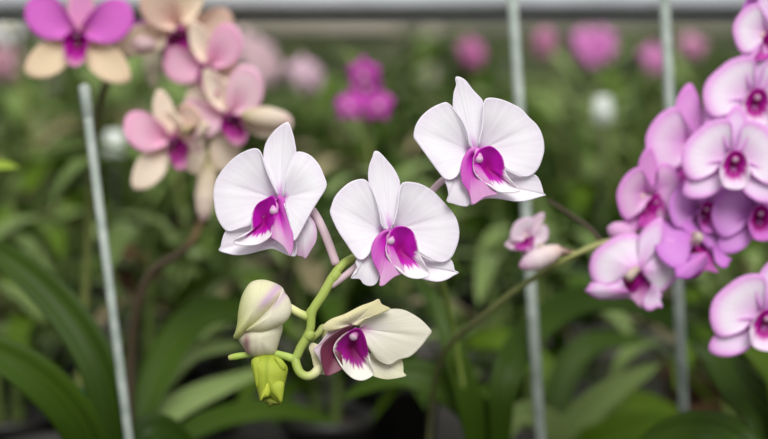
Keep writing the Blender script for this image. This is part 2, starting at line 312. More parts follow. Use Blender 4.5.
def make_flower(root, off, spec, pal, xf, unit, res=1.0, pedpts=None, pedr=None, label=None, skip=()):
    """part 'flower' (ovary and stalk) with its petals, sepals, lip and column as sub-parts"""
    colf = make_colour(pal); ctr = spec['c']
    mb = MB()
    p = [Vector(q) for q in pedpts]
    n = len(p); r = pedr
    cols = [mixc(pal['ped'][0], pal['ped'][1], i/(n-1)) for i in range(n)]
    mb.tube(p, [r*1.25]+[r]*(n-1), 12, cols)
    fl = mb.build('flower', M_PETAL, root, off)
    if label: fl['label'] = label
    names = {'lateral': 'lateral_sepal', 'dorsal': 'dorsal_sepal', 'petal': 'petal', 'lip': 'lip'}
    lip = MB()
    for i, s in enumerate(spec['parts']):
        if i in skip: continue
        if s['k'] in ('lip', 'side'):
            petal_patch(lip, s, xf, ctr, unit, spec['tilt'], colf, int((72 if s['k'] == 'lip' else 48)*res), max(6, int(18*res)))
        else:
            m = MB(); petal_patch(m, s, xf, ctr, unit, spec['tilt'], colf, int(56*res), max(6, int(16*res)))
            m.build(names[s['k']], M_PETAL, fl, off, solid=.0007)
    if lip.v: lip.build('lip', M_PETAL, fl, off, solid=.0006)
    (x0, y0), (x1, y1) = spec['col']
    def loc(x, y, h):
        lx = (x-ctr[0])*unit; ly = (ctr[1]-y)*unit
        return xf @ Vector((lx, ly, h/1000+lx*spec['tilt'][0]+ly*spec['tilt'][1]))
    cm = MB(); a = loc(x0, y0, -3); b = loc(x1, y1, 3); d = (b-a); L = xf.to_scale()[0]
    cm.tube([a, a+d*.5, a+d*.85, b], [.0022*L, .0024*L, .0028*L, .0022*L], 10, [pal['base'], pal['column'], pal['column'], mixc(pal['column'], (.95, .85, .92), .6)])
    cm.build('column', M_PETAL, fl, off)
    return fl
def cam_frame(px, py, D):
    m = Matrix((RIGHT, UP, -FWD)).transposed().to_4x4(); m.translation = P(px, py, D); return m
U0 = K*.905/5.4857

# ------------------------------------------------------------------ leaves, pots
def leaf_mesh(mb, pts, w, up=Vector((0, 0, 1)), fold=.25, n=18, tipw=.0, m=6, prof=None):
    """strap leaf along a path; w half width"""
    Q = crom3(pts, n)
    for i, p in enumerate(Q):
        t = i/(n-1)
        d = (Q[min(i+1, n-1)]-Q[max(i-1, 0)]).normalized()
        sd = d.cross(up)
        sd = sd.normalized() if sd.length > 1e-4 else Vector((1, 0, 0))
        nn = sd.cross(d)
        ww = w*(min(1, .45+t*2.2))*(max(0.03, 1-max(0, (t-.45)/.55)**2.2))
        for j in range(m+1):
            u = -1+2*j/m
            mb.add(p+sd*ww*u+nn*ww*fold*(abs(u)**1.2), (.1, .2, .05), (j/m, t))
    b = len(mb.v)-n*(m+1)
    for i in range(n-1):
        for j in range(m):
            a = b+i*(m+1)+j
            mb.f.append([a, a+1, a+m+2, a+m+1])
def crom3(pts, n):
    pts = [Vector(p) for p in pts]; m = len(pts); out = []
    for i in range(m-1):
        p0 = pts[max(i-1, 0)]; p1 = pts[i]; p2 = pts[i+1]; p3 = pts[min(i+2, m-1)]
        for k in range(12):
            t = k/12
            out.append(.5*((2*p1)+(p2-p0)*t+(2*p0-5*p1+4*p2-p3)*t*t+(3*p1-p0-3*p2+p3)*t**3))
    out.append(pts[-1])
    return [out[round(i*(len(out)-1)/(n-1))] for i in range(n)]
def make_pot(root, base, r=.06, h=.10, mat=None):
    """pot as a part of the plant, its bark mix a sub-part; base is root-local"""
    mb = MB()
    mb.lathe([(r*.72, 0), (r*.95, h*.86), (r*1.06, h*.87), (r*1.08, h), (r*1.0, h), (r*.93, h*.84)], center=base)
    p = mb.build('pot', mat or M_POT, root)
    s = MB(); s.lathe([(r*.90, h*.80), (r*.88, h*.85), (r*.5, h*.88)], 20, base); s.build('bark_mix', M_BARK, p)
    return p
GREEN = (.30, .42, .08); YG = (.36, .45, .10); PEDPINK = (.72, .52, .58); BROWN = (.06, .042, .024); OLIVE = (.20, .23, .07)

# ================================================================== the sharp spray in front
root_px = P(470, 439, 1.27)
hero_loc = Vector((root_px.x, root_px.y, BENCH))
hero = empty('orchid_plant', hero_loc)
tag(hero, 'orchid in sharp focus with white magenta-lipped flowers and two hanging buds on a green stem', 'orchid')
make_pot(hero, (0, 0, 0), .06, .11)
# rachis: cane from the pot, arching forward behind the flowers, then down to its tip
mb = MB()
pts = [hero_loc+Vector((0, 0, .09)), P(468, 430, 1.265), P(455, 340, 1.22), P(438, 270, 1.11), P(410, 232, .98), P(378, 245, .935), P(355, 257, .912), P(343, 264, .905), P(333, 277, .903), P(322, 296, .902), P(312, 312, .902), P(310, 330, .903), P(301, 347, .904), P(295, 358, .905), P(285, 356, .906), P(272, 353, .908), P(250, 354.5, .910), P(236, 356.5, .910), P(229, 358, .910)]
u = K*.905
mb.tube(pts, [3.6*u]*5+[4.2*u]*3+[4.8*u, 4.8*u, 4.6*u, 4.3*u, 4.6*u, 4.4*u, 3.8*u, 3.3*u, 3.2*u, 3.5*u, 2.6*u], 14, [OLIVE, OLIVE, GREEN, GREEN, GREEN]+[YG]*8+[(.40, .52, .12)]*4+[(.36, .50, .08), (.42, .42, .14)])
# nodes on the stem
rach = mb.build('flower_stem', M_STEM, hero, hero_loc)
nb_ = MB()
for (a, b) in (((338, 272), (331, 281)), ((313, 309), (309, 318)), ((312, 332), (307, 338))):
    pa, pb = P(a[0], a[1], .903), P(b[0], b[1], .903)
    nb_.tube([pa, (pa+pb)/2, pb], [4.7*u, 5.5*u, 4.7*u], 14, YG)
nb_.build('stem_node', M_STEM, rach, hero_loc)
for s, lab in ((F_A, 'white flower with magenta lip, left of the three'), (F_B, 'white flower with magenta lip, middle of the three'), (F_C, 'white flower with magenta lip, highest of the three'), (F_D, 'half-opened cream flower with dark purple throat')):
    o = s['o']; c = (o[0]+s['c'][0]/5.4857, o[1]+s['c'][1]/5.4857)
    xf = cam_frame(c[0], c[1], s['D']); un = K*s['D']/5.4857
    def q(x, y, D): return P(o[0]+x/5.4857, o[1]+y/5.4857, D)
    if s is F_A: pp = [q(575, 560, .915), q(605, 518, .915), q(640, 560, .912), q(680, 640, .909), q(712, 720, .906), P(336, 264, .904)]
    elif s is F_B: pp = [q(300, 600, .925), q(200, 640, .91), q(165, 672, .905), q(100, 725, .903), P(331, 286, .903)]
    elif s is F_C: pp = [q(310, 560, .93), q(220, 580, .925), q(185, 602, .92), q(140, 642, .92), P(425, 201, .925), P(408, 233, .95)]
    else: pp = [q(150, 300, .915), q(130, 180, .912), q(100, 210, .908), P(311, 339, .905)]
    pal = PAL_D if s is F_D else PAL_WHITE
    if s is F_D: pal = dict(PAL_D, ped=((.62, .62, .30), YG))
    make_flower(hero, hero_loc, s, pal, xf, un, 1.25, pp, s['pr']/5.4857*u, lab)
# the hooked stalk under the half-open flower
mb = MB()
mb.tube([P(295, 357, .905), P(296.5, 365, .904), P(300, 372.5, .903), P(306, 376, .903), P(312, 375, .904), P(317, 371, .906), P(320, 366, .910)], [4.4*u, 4.6*u, 4.4*u, 4.2*u, 4.4*u, 5*u, 4.4*u], 14, [YG, YG, YG, (.45, .52, .16), (.55, .58, .26), (.70, .68, .42), CREAM])
mb.build('flower_stalk', M_STEM, hero, hero_loc)
# --- buds: closed bodies from an outline, both sides inflated
def puff(mb, out, ctr, o, D, H, colf, hb=None, nb=48, nr=12, zoff=0):
    bd = crom([(a[0], a[1]) for a in out], nb, True)
    xf = cam_frame(o[0]+ctr[0]/5.4857, o[1]+ctr[1]/5.4857, D); un = K*D/5.4857
    for side, Hs in ((1, H), (-1, hb if hb else H)):
        c = mb.add(xf @ Vector((0, 0, side*Hs/1000+zoff/1000)), colf(ctr[0], ctr[1]), (.5, 0)); prev = None
        for ir in range(1, nr+1):
            r = math.sin(PI/2*ir/nr); ring = []
            for j, (x, y) in enumerate(bd):
                X = ctr[0]+(x-ctr[0])*r; Y = ctr[1]+(y-ctr[1])*r
                ring.append(mb.add(xf @ Vector(((X-ctr[0])*un, (ctr[1]-Y)*un, side*Hs/1000*math.sqrt(max(0, 1-r*r))+zoff/1000)), colf(X, Y), (j/nb, r)))
            for j in range(nb):
                k = (j+1) % nb
                f = [prev[j], prev[k], ring[k], ring[j]] if prev else [c, ring[k], ring[j]]
                mb.f.append(f if side < 0 else f[::-1])
            prev = ring
E = (220, 270)
BC = (.80, .78, .52); BG = (.62, .66, .26); BV = (.62, .38, .66); BM = (.34, .12, .16)
def c_tube(x, y):
    c = mixc((.82, .79, .60), (.74, .69, .52), sst(330, 460, y))
    return mixc(c, BM, (.85*math.exp(-((x-152)/20)**2)+.15*math.exp(-((x-205)/10)**2)+.12*math.exp(-((x-245)/8)**2))*sst(315, 380, y)*(1-.4*sst(420, 470, y)))
def c_hood(x, y):
    c = mixc(BC, BG, .75*(1-sst(100, 190, x))+.3*sst(200, 330, y)*(1-sst(130, 240, x)))
    dl = (x-345)*.745+(y-100)*.667   # distance from the fold line
    dd = abs((x-345)*.667-(y-100)*-.745) if 0 else abs((x-335)*.70+(y-95)*.66)
    # violet flush beside the fold, from its top end downwards
    tt = ((345-x)*.66+(y-100)*.75); nn = (x-345)*.75+(y-100)*.66
    c = mixc(c, BV, .85*math.exp(-((nn+22)/24)**2)*sst(0, 30, tt+20)*(1-sst(90, 210, tt)))
    return c
def c_flap(x, y):
    tt = ((345-x)*.66+(y-100)*.75); nn = (x-345)*.75+(y-100)*.66
    c = mixc((.84, .80, .64), (.72, .70, .36), sst(150, 330, tt))
    return mixc(c, BV, .55*math.exp(-((nn-30)/20)**2)*(1-sst(60, 150, tt)))
mb = MB()
puff(mb, [(150,300),(230,290),(330,280),(345,320),(332,370),(318,420),(300,462),(250,474),(200,478),(150,458),(128,420),(110,398),(100,360)], (225, 370), E, .908, 11, c_tube)
bud = mb.build('bud', M_PETAL, hero, hero_loc); bud['label'] = 'cream bud flushed violet, still closed'
mb = MB()
puff(mb, [(200,55),(250,54),(310,74),(345,98),(352,120),(330,165),(285,215),(230,270),(180,310),(140,338),(110,372),(71,377),(84,340),(95,290),(100,230),(114,160),(135,110),(165,70)], (205, 195), E, .905, 12.5, c_hood, 14)
mb.build('sepal', M_PETAL, bud, hero_loc)
mb = MB()
puff(mb, [(345,100),(356,125),(377,150),(393,200),(387,245),(360,285),(310,312),(260,334),(215,342),(165,338),(135,335),(175,300),(230,250),(285,190),(325,140)], (285, 250), E, .9, 7.5, c_flap, 12)
mb.build('sepal', M_PETAL, bud, hero_loc)
mb = MB()
mb.tube([P(287, 306, .908), P(292, 309, .906), P(300, 313.5, .904), P(308, 317, .903)], [4*u, 4.2*u, 4*u, 4.6*u], 12, [(.76, .72, .45), (.74, .72, .40), (.62, .64, .26), YG])
mb.build('stalk', M_STEM, bud, hero_loc)
G = (220, 335)
LG = (.47, .56, .06); LG2 = (.30, .40, .03)
def c_g(x, y): return mixc(LG, LG2, .8*math.exp(-((x-262)/9)**2)*(1-sst(240, 280, y))+.25*(1-sst(120, 160, y)))
def c_gd(x, y): return (.20, .24, .03)
mb = MB()
puff(mb, [(174,135),(200,116),(260,104),(320,119),(355,152),(373,185),(366,230),(352,290),(346,340),(335,378),(310,368),(280,345),(255,335),(232,350),(220,366),(212,325),(195,270),(180,210),(171,165)], (265, 215), G, .905, 9, c_g)
gb = mb.build('bud', M_PETAL, hero, hero_loc); gb['label'] = 'small lime green bud hanging lowest'
mb = MB()
puff(mb, [(245,338),(280,345),(320,362),(330,378),(290,386),(275,396),(255,376),(232,360)], (282, 362), G, .903, 3.5, c_gd)
mb.build('bud_mouth', M_PETAL, gb, hero_loc)
mb = MB()
puff(mb, [(262,262),(275,300),(268,335),(240,345),(222,362),(228,320),(245,285)], (250, 315), G, .897, 2.5, lambda x, y: (.56, .64, .07))
puff(mb, [(275,262),(330,252),(352,270),(345,340),(335,372),(310,345),(285,315)], (318, 305), G, .8985, 2.5, lambda x, y: (.46, .55, .06))
puff(mb, [(178,150),(205,122),(225,140),(222,180),(212,250),(205,290),(190,240)], (205, 190), G, .8998, 2, lambda x, y: (.46, .55, .06))
puff(mb, [(300,120),(340,135),(362,170),(352,195),(330,190),(312,160)], (332, 160), G, .9, 2, lambda x, y: (.46, .55, .06))
mb.build('sepal', M_PETAL, gb, hero_loc)
# leaves of this plant
def add_leaf(root, off, pts, w, mat, fold=.22, up=None, name='leaf', n=22):
    m = MB(); leaf_mesh(m, pts, w, up or -FWD.lerp(Vector((0, 0, -1)), .3), fold, n)
    return m.build(name, mat, root, off, solid=.0009)
add_leaf(hero, hero_loc, [P(480, 470, 1.27), P(468, 400, 1.25), P(450, 340, 1.25), P(430, 285, 1.27)], .0105, M_LEAF)
add_leaf(hero, hero_loc, [P(495, 480, 1.28), P(480, 420, 1.28), P(440, 385, 1.27), P(395, 375, 1.27), P(340, 400, 1.28)], .015, M_LEAF)
add_leaf(hero, hero_loc, [P(500, 480, 1.28), P(505, 380, 1.26), P(545, 320, 1.32), P(600, 298, 1.36), P(665, 318, 1.40), P(740, 375, 1.42)], .014, M_LEAF)

# ================================================================== blurred sprays
def cl_flower(root, off, spec, pal, px, py, D, yaw, pitch, roll, sc, attach, res=.55, skip=(), ped=.0028):
    m = Matrix((RIGHT, UP, -FWD)).transposed().to_4x4()
    r = Euler((math.radians(pitch), math.radians(yaw), math.radians(roll)), 'XYZ').to_matrix().to_4x4()
    # bring the throat to px,py
    xf = Matrix.Translation(P(px, py, D)) @ m @ r @ Matrix.Scale(sc, 4)
    back = xf @ Vector((0, .008, -.010)); bk2 = xf @ Vector((0, .004, -.026))
    att = Vector(attach); mid = (bk2+att)/2+Vector((0, 0, -.004))
    return make_flower(root, off, spec, pal, xf, U0, res, [back, bk2, mid, att], ped, None, skip)
LIL = (.82, .26, .80); LILW = (.86, .76, .90)
PAL_LIL = dict(PAL_WHITE, petal=(.93, .86, .95), sepal=(.90, .74, .93), edge=LIL, sedge=LIL, base=(.72, .14, .66), edge_amt=1.0, flush=.42, lip=(.50, .005, .34), deep=(.22, 0, .10), ped=((.80, .62, .62), (.45, .42, .2)), lipedge=(.62, .08, .50), column=(.50, .02, .34), side=(.70, .22, .62))
PAL_PUR = dict(PAL_LIL, petal=(.70, .30, .74), sepal=(.66, .24, .70), edge=(.58, .14, .64), sedge=(.58, .14, .64), edge_amt=.8, flush=.5, lip=(.42, .0, .24), deep=(.16, 0, .06), lipedge=(.5, .02, .4), side=(.5, .05, .45), sidepale=(.6, .2, .55))
PAL_PINK = dict(PAL_LIL, petal=(.80, .50, .72), sepal=(.80, .66, .62), edge=(.72, .26, .62))
PAL_FADE = dict(PAL_LIL, petal=(.96, .60, .76), sepal=(.96, .85, .72), edge=(.88, .28, .60), sedge=(.93, .72, .56), edge_amt=.5, base=(.72, .45, .45), lip=(.42, .02, .28), deep=(.25, 0, .12), lipedge=(.7, .3, .5), side=(.62, .2, .45), sidepale=(.75, .5, .5), ped=((.62, .5, .3), (.35, .28, .12)))
PAL_CREAM = dict(PAL_FADE, petal=(.94, .74, .62), sepal=(.96, .85, .68), edge=(.93, .58, .48))
PAL_MAG = dict(PAL_FADE, dorsal=(.80, .34, .66), petal=(.74, .17, .66), edge=(.68, .10, .60), sepal=(.92, .76, .54), sedge=(.92, .70, .50), edge_amt=.6, flush=.1, lip=(.50, .005, .38), side=(.5, .02, .4), sidepale=(.6, .2, .5))

# --- arching lilac spray, right of the sharp flowers
s1 = P(428, 445, 1.30); l1 = Vector((s1.x, s1.y, BENCH))
sp1 = empty('orchid_plant', l1)
tag(sp1, 'blurred lilac orchid on a stem arching rightward, with a small pink half-open bud', 'orchid')
make_pot(sp1, (0, 0, 0), .055, .10, M_CLAY)
st1 = [l1+Vector((0, 0, .09)), P(430, 425, 1.27), P(443, 355, 1.20), P(485, 315, 1.14), P(522, 286, 1.11), P(562, 261, 1.085), P(603, 243, 1.085), P(640, 234, 1.10), P(675, 222, 1.12), P(700, 190, 1.125), P(706, 150, 1.12)]
mb = MB(); mb.tube(st1, [.0022]*4+[.0022]*3+[.0022]*4, 10, [OLIVE, (.12, .12, .05), (.13, .13, .05), (.18, .19, .07), (.22, .25, .08), (.28, .30, .10), (.34, .34, .13), (.3, .3, .12), OLIVE, OLIVE, OLIVE])
mb.build('flower_stem', M_STEM, sp1, l1)
cl_flower(sp1, l1, F_A, dict(PAL_LIL, petal=(.90, .70, .90), sepal=(.86, .45, .84), flush=.6), 695, 158, 1.10, 25, 5, 12, .95, P(704, 165, 1.125))
cl_flower(sp1, l1, F_A, dict(PAL_LIL, petal=(.90, .62, .86), sepal=(.86, .45, .82), flush=.6), 652, 206, 1.085, 35, 20, 20, .74, P(676, 222, 1.12))
cl_flower(sp1, l1, F_B, PAL_LIL, 634, 280, 1.075, 160, -5, -12, .83, P(660, 230, 1.11))
cl_flower(sp1, l1, F_B, PAL_PUR, 696, 254, 1.075, -165, 25, 25, .8, P(680, 218, 1.12))
cl_flower(sp1, l1, F_R, dict(PAL_PUR, petal=(.76, .38, .80), sepal=(.74, .34, .78), lip=(.50, .0, .32), lipedge=(.68, .2, .66)), 705, 209, 1.085, 25, -5, 0, .75, P(700, 190, 1.125))
def bud_blob(root, off, c, d, L, R, cols, name='bud', stalk=None):
    mb = MB(); c = Vector(c); d = Vector(d).normalized()
    mb.tube([c-d*L*.5, c-d*L*.25, c+d*L*.1, c+d*L*.35, c+d*L*.5], [R*.45, R*.9, R, R*.7, R*.15], 12, cols)
    if stalk is not None: mb.tube([c-d*L*.45, (c-d*L*.5+Vector(stalk))/2, Vector(stalk)], .0022, 8, [cols[0], (.30, .2, .14), (.3, .3, .1)])
    return mb.build(name, M_PETAL, root, off)
pk = [(.80, .45, .74)]*5
bud_blob(sp1, l1, P(621, 232, 1.085), RIGHT*-1+UP*.3, .020, .0075, pk, 'bud', P(633, 236, 1.095))
# small half-open pink bud pair near the middle rod
cl_flower(sp1, l1, F_A, dict(PAL_PINK, petal=(.93, .82, .90), sepal=(.92, .76, .84), edge=(.85, .55, .80), sedge=(.85, .55, .80), edge_amt=.6), 527, 242, 1.085, 40, 10, -20, .42, P(575, 254, 1.085), ped=.0026)
bud_blob(sp1, l1, P(540, 258, 1.08), RIGHT*-.8-UP*.35, .032, .0075, [(.75, .55, .5), (.85, .72, .70), (.86, .74, .78), (.82, .58, .74), (.75, .4, .65)], 'bud', P(575, 255, 1.085))
# brown spent twig
mb = MB(); mb.tube([P(548, 200, 1.13), P(572, 216, 1.12), P(590, 229, 1.10), P(602, 243, 1.087)], [.0012, .0018, .002, .0022], 8, BROWN); mb.build('spent_twig', M_STEM, sp1, l1)

# --- upright spray at the right edge
s2 = P(800, 445, 1.12); l2 = Vector((s2.x, s2.y, BENCH))
sp2 = empty('orchid_plant', l2)
tag(sp2, 'blurred white and lilac orchid with dark magenta throats crowding the right edge of the view', 'orchid')
make_pot(sp2, (0, 0, 0), .06, .11)
st2 = [l2+Vector((0, 0, .09)), P(803, 400, 1.12), P(800, 300, 1.12), P(792, 200, 1.12), P(788, 100, 1.12), P(790, 20, 1.12), P(795, -30, 1.12)]
mb = MB(); mb.tube(st2, [.0035, .003, .003, .003, .0026, .0022, .0015], 10, OLIVE); mb.build('flower_stem', M_STEM, sp2, l2)
PAL_R = dict(PAL_LIL, lip=(.58, .01, .42), deep=(.30, 0, .14), lipedge=(.90, .74, .90))
PAL_RP = dict(PAL_PUR, petal=(.76, .38, .80), sepal=(.74, .34, .78), lip=(.50, .0, .32), deep=(.20, 0, .07), lipedge=(.68, .2, .66))
cl_flower(sp2, l2, F_R, PAL_R, 757, 97, 1.085, -5, 0, -6, .95, P(789, 110, 1.12))
cl_flower(sp2, l2, F_R, PAL_R, 735, 159, 1.055, -5, 0, -4, .92, P(791, 185, 1.12))
cl_flower(sp2, l2, F_R, PAL_RP, 760, 213, 1.075, 0, 0, 5, .85, P(793, 215, 1.12))
cl_flower(sp2, l2, F_R, PAL_R, 767, 318, 1.06, -5, 0, -8, .98, P(800, 310, 1.12))
cl_flower(sp2, l2, F_A, PAL_LIL, 770, 42, 1.09, 20, 5, 10, .7, P(790, 40, 1.12))
cl_flower(sp2, l2, F_A, dict(PAL_PUR), 775, -8, 1.10, 20, 0, 0, .7, P(793, 0, 1.12))
add_leaf(sp2, l2, [l2+Vector((0, 0, .1)), P(770, 430, 1.14), P(740, 390, 1.16), P(715, 355, 1.2), P(690, 345, 1.24)], .017, M_LEAF)
add_leaf(sp2, l2, [l2+Vector((0, 0, .1)), P(790, 400, 1.13), P(770, 360, 1.15), P(740, 345, 1.18)], .017, M_LEAF2)
add_leaf(sp2, l2, [l2+Vector((0, 0, .1)), P(740, 450, 1.12), P(690, 430, 1.16), P(640, 440, 1.18)], .017, M_LEAF)

# --- faded pink and cream spray, upper left
s3 = P(128, 445, 1.27); l3 = Vector((s3.x, s3.y, BENCH))
sp3 = empty('orchid_plant', l3)
tag(sp3, 'blurred fading pink and cream orchid on a bent brown stem, upper left', 'orchid')
make_pot(sp3, (0, 0, 0), .06, .11)
st3 = [l3+Vector((0, 0, .09)), P(130, 420, 1.27), P(131, 360, 1.27), P(136, 312, 1.265), P(152, 272, 1.26), P(184, 250, 1.255), P(202, 220, 1.25), P(208, 165, 1.25), P(213, 115, 1.26), P(205, 70, 1.27), P(192, 30, 1.27)]
mb = MB(); mb.tube(st3, [.0038]*4+[.0036]*3+[.0028]*4, 10, [BROWN]*6+[(.26, .18, .08), (.36, .36, .1), (.36, .38, .12), OLIVE, OLIVE]); mb.build('flower_stem', M_STEM, sp3, l3)
cl_flower(sp3, l3, F_O, PAL_CREAM, 180, 30, 1.25, 35, 15, -20, 1.0, P(196, 40, 1.27))
cl_flower(sp3, l3, F_O, PAL_FADE, 208, 68, 1.235, -25, 5, 20, .9, P(207, 80, 1.268))
cl_flower(sp3, l3, F_O, PAL_FADE, 172, 140, 1.225, 35, 10, 15, .92, P(212, 130, 1.258))
cl_flower(sp3, l3, F_O, dict(PAL_FADE, petal=(.96, .74, .82)), 230, 116, 1.225, -22, 5, 30, .95, P(212, 120, 1.26))
cl_flower(sp3, l3, F_A, PAL_CREAM, 197, 130, 1.205, 150, 20, 60, .55, P(212, 118, 1.26))
cr = [(.55, .5, .25), (.76, .64, .48), (.82, .70, .58), (.82, .66, .58), (.78, .5, .55)]
bud_blob(sp3, l3, P(206, 192, 1.235), UP*-1+RIGHT*-.1, .048, .009, cr, 'bud', P(209, 160, 1.25))
bud_blob(sp3, l3, P(268, 118, 1.22), RIGHT*1-UP*.1, .04, .009, cr, 'bud', P(213, 116, 1.26))
bud_blob(sp3, l3, P(152, 60, 1.29), UP*-1+RIGHT*.05, .05, .008, [(.7, .66, .5)]*5, 'bud', P(200, 55, 1.27))
for pts, w, m in (([P(128, 440, 1.27), P(165, 415, 1.32), P(205, 393, 1.38), P(275, 366, 1.46)], .013, M_LEAF3),
                  ([P(135, 440, 1.27), P(150, 395, 1.32), P(190, 352, 1.38), P(245, 345, 1.42)], .013, M_LEAF3),
                  ([P(150, 455, 1.28), P(215, 420, 1.36), P(280, 410, 1.42), P(340, 425, 1.46)], .011, M_LEAF),
                  ([P(130, 450, 1.27), P(170, 350, 1.33), P(215, 310, 1.37), P(290, 330, 1.42)], .016, M_LEAF)):
    add_leaf(sp3, l3, pts, w, m)

# --- magenta flower top left
s4 = P(88, 445, 1.30); l4 = Vector((s4.x-.05, s4.y+.12, BENCH))
sp4 = empty('orchid_plant', l4)
tag(sp4, 'blurred magenta orchid with cream sepals cut by the top left corner of the view', 'orchid')
make_pot(sp4, (0, 0, 0), .06, .11)
mb = MB(); mb.tube([l4+Vector((0, 0, .09)), P(80, 380, 1.42), P(88, 240, 1.38), P(96, 130, 1.30), P(104, 90, 1.27), P(118, 62, 1.25), P(138, 52, 1.25)], [.004, .0036, .0034, .0034, .0034, .003, .002], 10, [OLIVE, OLIVE, OLIVE, (.13, .13, .05), (.14, .13, .06), (.2, .2, .08), (.6, .5, .4)]); mb.build('flower_stem', M_STEM, sp4, l4)
cl_flower(sp4, l4, F_O, PAL_MAG, 78, 34, 1.22, 0, 5, -4, 1.0, P(108, 80, 1.262))
bud_blob(sp4, l4, P(138, 43, 1.25), RIGHT*1-UP*.1, .03, .008, [(.8, .6, .62)]*5, 'bud', P(118, 60, 1.25))

# --- big strap leaves low on the left
s5 = P(112, 445, 1.20); l5 = Vector((s5.x+.005, s5.y, BENCH))
sp5 = empty('orchid_plant', l5)
tag(sp5, 'leafy orchid without flowers whose long dark strap leaves arch out of the left edge', 'orchid')
make_pot(sp5, (0, 0, 0), .06, .11)
b5 = l5+Vector((0, 0, .09))
for pts, w, m in (([b5, P(114, 440, 1.20), P(98, 365, 1.20), P(55, 300, 1.21), P(0, 254, 1.22), P(-50, 235, 1.23)], .0155, M_LEAF),
                  ([b5, P(85, 436, 1.17), P(45, 385, 1.15), P(-5, 352, 1.14), P(-50, 340, 1.13)], .0165, M_LEAF),
                  ([b5, P(140, 445, 1.21), P(165, 430, 1.22), P(200, 455, 1.24)], .013, M_LEAF)):
    add_leaf(sp5, l5, pts, w, m, .35)

s7 = P(-110, 445, 1.28); l7 = Vector((s7.x, s7.y, BENCH)); sp7 = empty('orchid_plant', l7)
tag(sp7, 'orchid outside the left edge, one yellow-green leaf tip reaching into view', 'orchid')
make_pot(sp7, (0, 0, 0), .055, .10)
b7 = l7+Vector((0, 0, .09))
mb = MB(); mb.tube([b7, P(-108, 330, 1.28), P(-100, 220, 1.28), P(-98, 190, 1.28)], [.006, .006, .004, .002], 10, OLIVE); mb.build('cane', M_STEM, sp7, l7)
for pts, w, m in (([P(-102, 235, 1.28), P(-75, 190, 1.27), P(-35, 166, 1.26), P(20, 167, 1.25)], .0095, M_LEAF4),
                  ([P(-104, 290, 1.28), P(-130, 240, 1.29), P(-175, 215, 1.30), P(-220, 230, 1.31)], .013, M_LEAF2),
                  ([P(-106, 340, 1.28), P(-85, 300, 1.32), P(-60, 290, 1.40), P(-50, 310, 1.46)], .013, M_LEAF2),
                  ([P(-99, 200, 1.28), P(-115, 150, 1.28), P(-150, 120, 1.27), P(-190, 125, 1.26)], .011, M_LEAF2)):
    add_leaf(sp7, l7, pts, w, m)
# --- pale-leaved plant low on the right
s6 = P(565, 445, 1.47); l6 = Vector((s6.x, s6.y, BENCH)); sp6 = empty('orchid_plant', l6)
tag(sp6, 'leafy orchid with pale arching strap leaves low between the two right-hand rods', 'orchid')
make_pot(sp6, (0, 0, 0), .055, .10)
b6 = l6+Vector((0, 0, .09))
for pts, w, m in (([b6, P(570, 432, 1.46), P(608, 395, 1.44), P(660, 364, 1.42)], .0155, M_LEAF3),
                  ([b6, P(550, 425, 1.45), P(520, 415, 1.43), P(500, 450, 1.42)], .013, M_LEAF3),
                  ([b6, P(590, 425, 1.48), P(640, 402, 1.50), P(700, 428, 1.52)], .013, M_LEAF2),
                  ([b6, P(600, 440, 1.44), P(660, 425, 1.42), P(720, 440, 1.40)], .016, M_LEAF2),
                  ([b6, P(560, 390, 1.50), P(590, 345, 1.52), P(650, 340, 1.54)], .014, M_LEAF),
                  ([b6, P(550, 380, 1.52), P(500, 340, 1.54), P(450, 350, 1.56)], .014, M_LEAF2)):
    add_leaf(sp6, l6, pts, w, m)

# ================================================================== support rods, rail
def rod(a, b, r, label):
    a = Vector(a); b = Vector(b)           # a top, b a lower point: carry on down to the bench
    t = (BENCH-a.z)/(b.z-a.z); foot = a+(b-a)*t
    root = empty('support_rod', foot)
    tag(root, label, 'support rod', 'plant support rods')
    m = MB(); m.tube([a, foot+(a-foot)*.012], r, 16, smooth=False); m.build('rod', M_ROD, root, foot)
    m = MB(); m.lathe([(r*2.2, 0), (r*2.2, .004), (r*1.5, .006), (r*1.5, .02)], 16); m.build('foot', M_ROD, root)
    c = a+(b-a)*.02
    return root
RD = 1.27
rod(P(511.5, -18, RD), P(540, 430, RD-.01), .0046, 'pale metal support rod directly behind the highest white flower')
rod(P(664, -18, RD), P(685, 439, RD-.01), .0046, 'pale metal support rod behind the lilac orchid flowers on the right')
lr = rod(P(84, 86, 1.15), P(129, 439, 1.13), .0036, 'leaning pale metal rod with a free top end, left of the faded flowers')
mb = MB(); a = P(84, 86, 1.15); b = P(88, 118, 1.1488); mb.tube([a, b], .0043, 14, smooth=False); mb.build('sleeve', M_ROD, lr, lr.location)
# rail: C-channel with a lip, on two end posts that stand on the bench
zc = P(384, 3, 1.31)
rail = empty('support_rail', (0, zc.y, BENCH)); tag(rail, 'grey galvanised rail running across the top of the view behind the rods', 'rail')
m = MB(); zz = zc.z-BENCH
ytop = P(384, -14, 1.31).z-BENCH; ybot = P(384, 11, 1.31).z-BENCH
X = 1.2
m.box((-X, -.012, ybot), (X, -.009, ytop)); m.box((-X, -.009, ybot), (X, .07, ybot+.003)); m.box((-X, .067, ybot-.006), (X, .07, ybot)); m.box((-X, -.009, ytop-.003), (X, .07, ytop))
m.build('channel', M_RAIL, rail)
for sx in (-1, 1):
    m = MB(); m.box((sx*1.12-.015, .0, 0), (sx*1.12+.015, .03, ybot)); m.build('post', M_RAIL, rail)

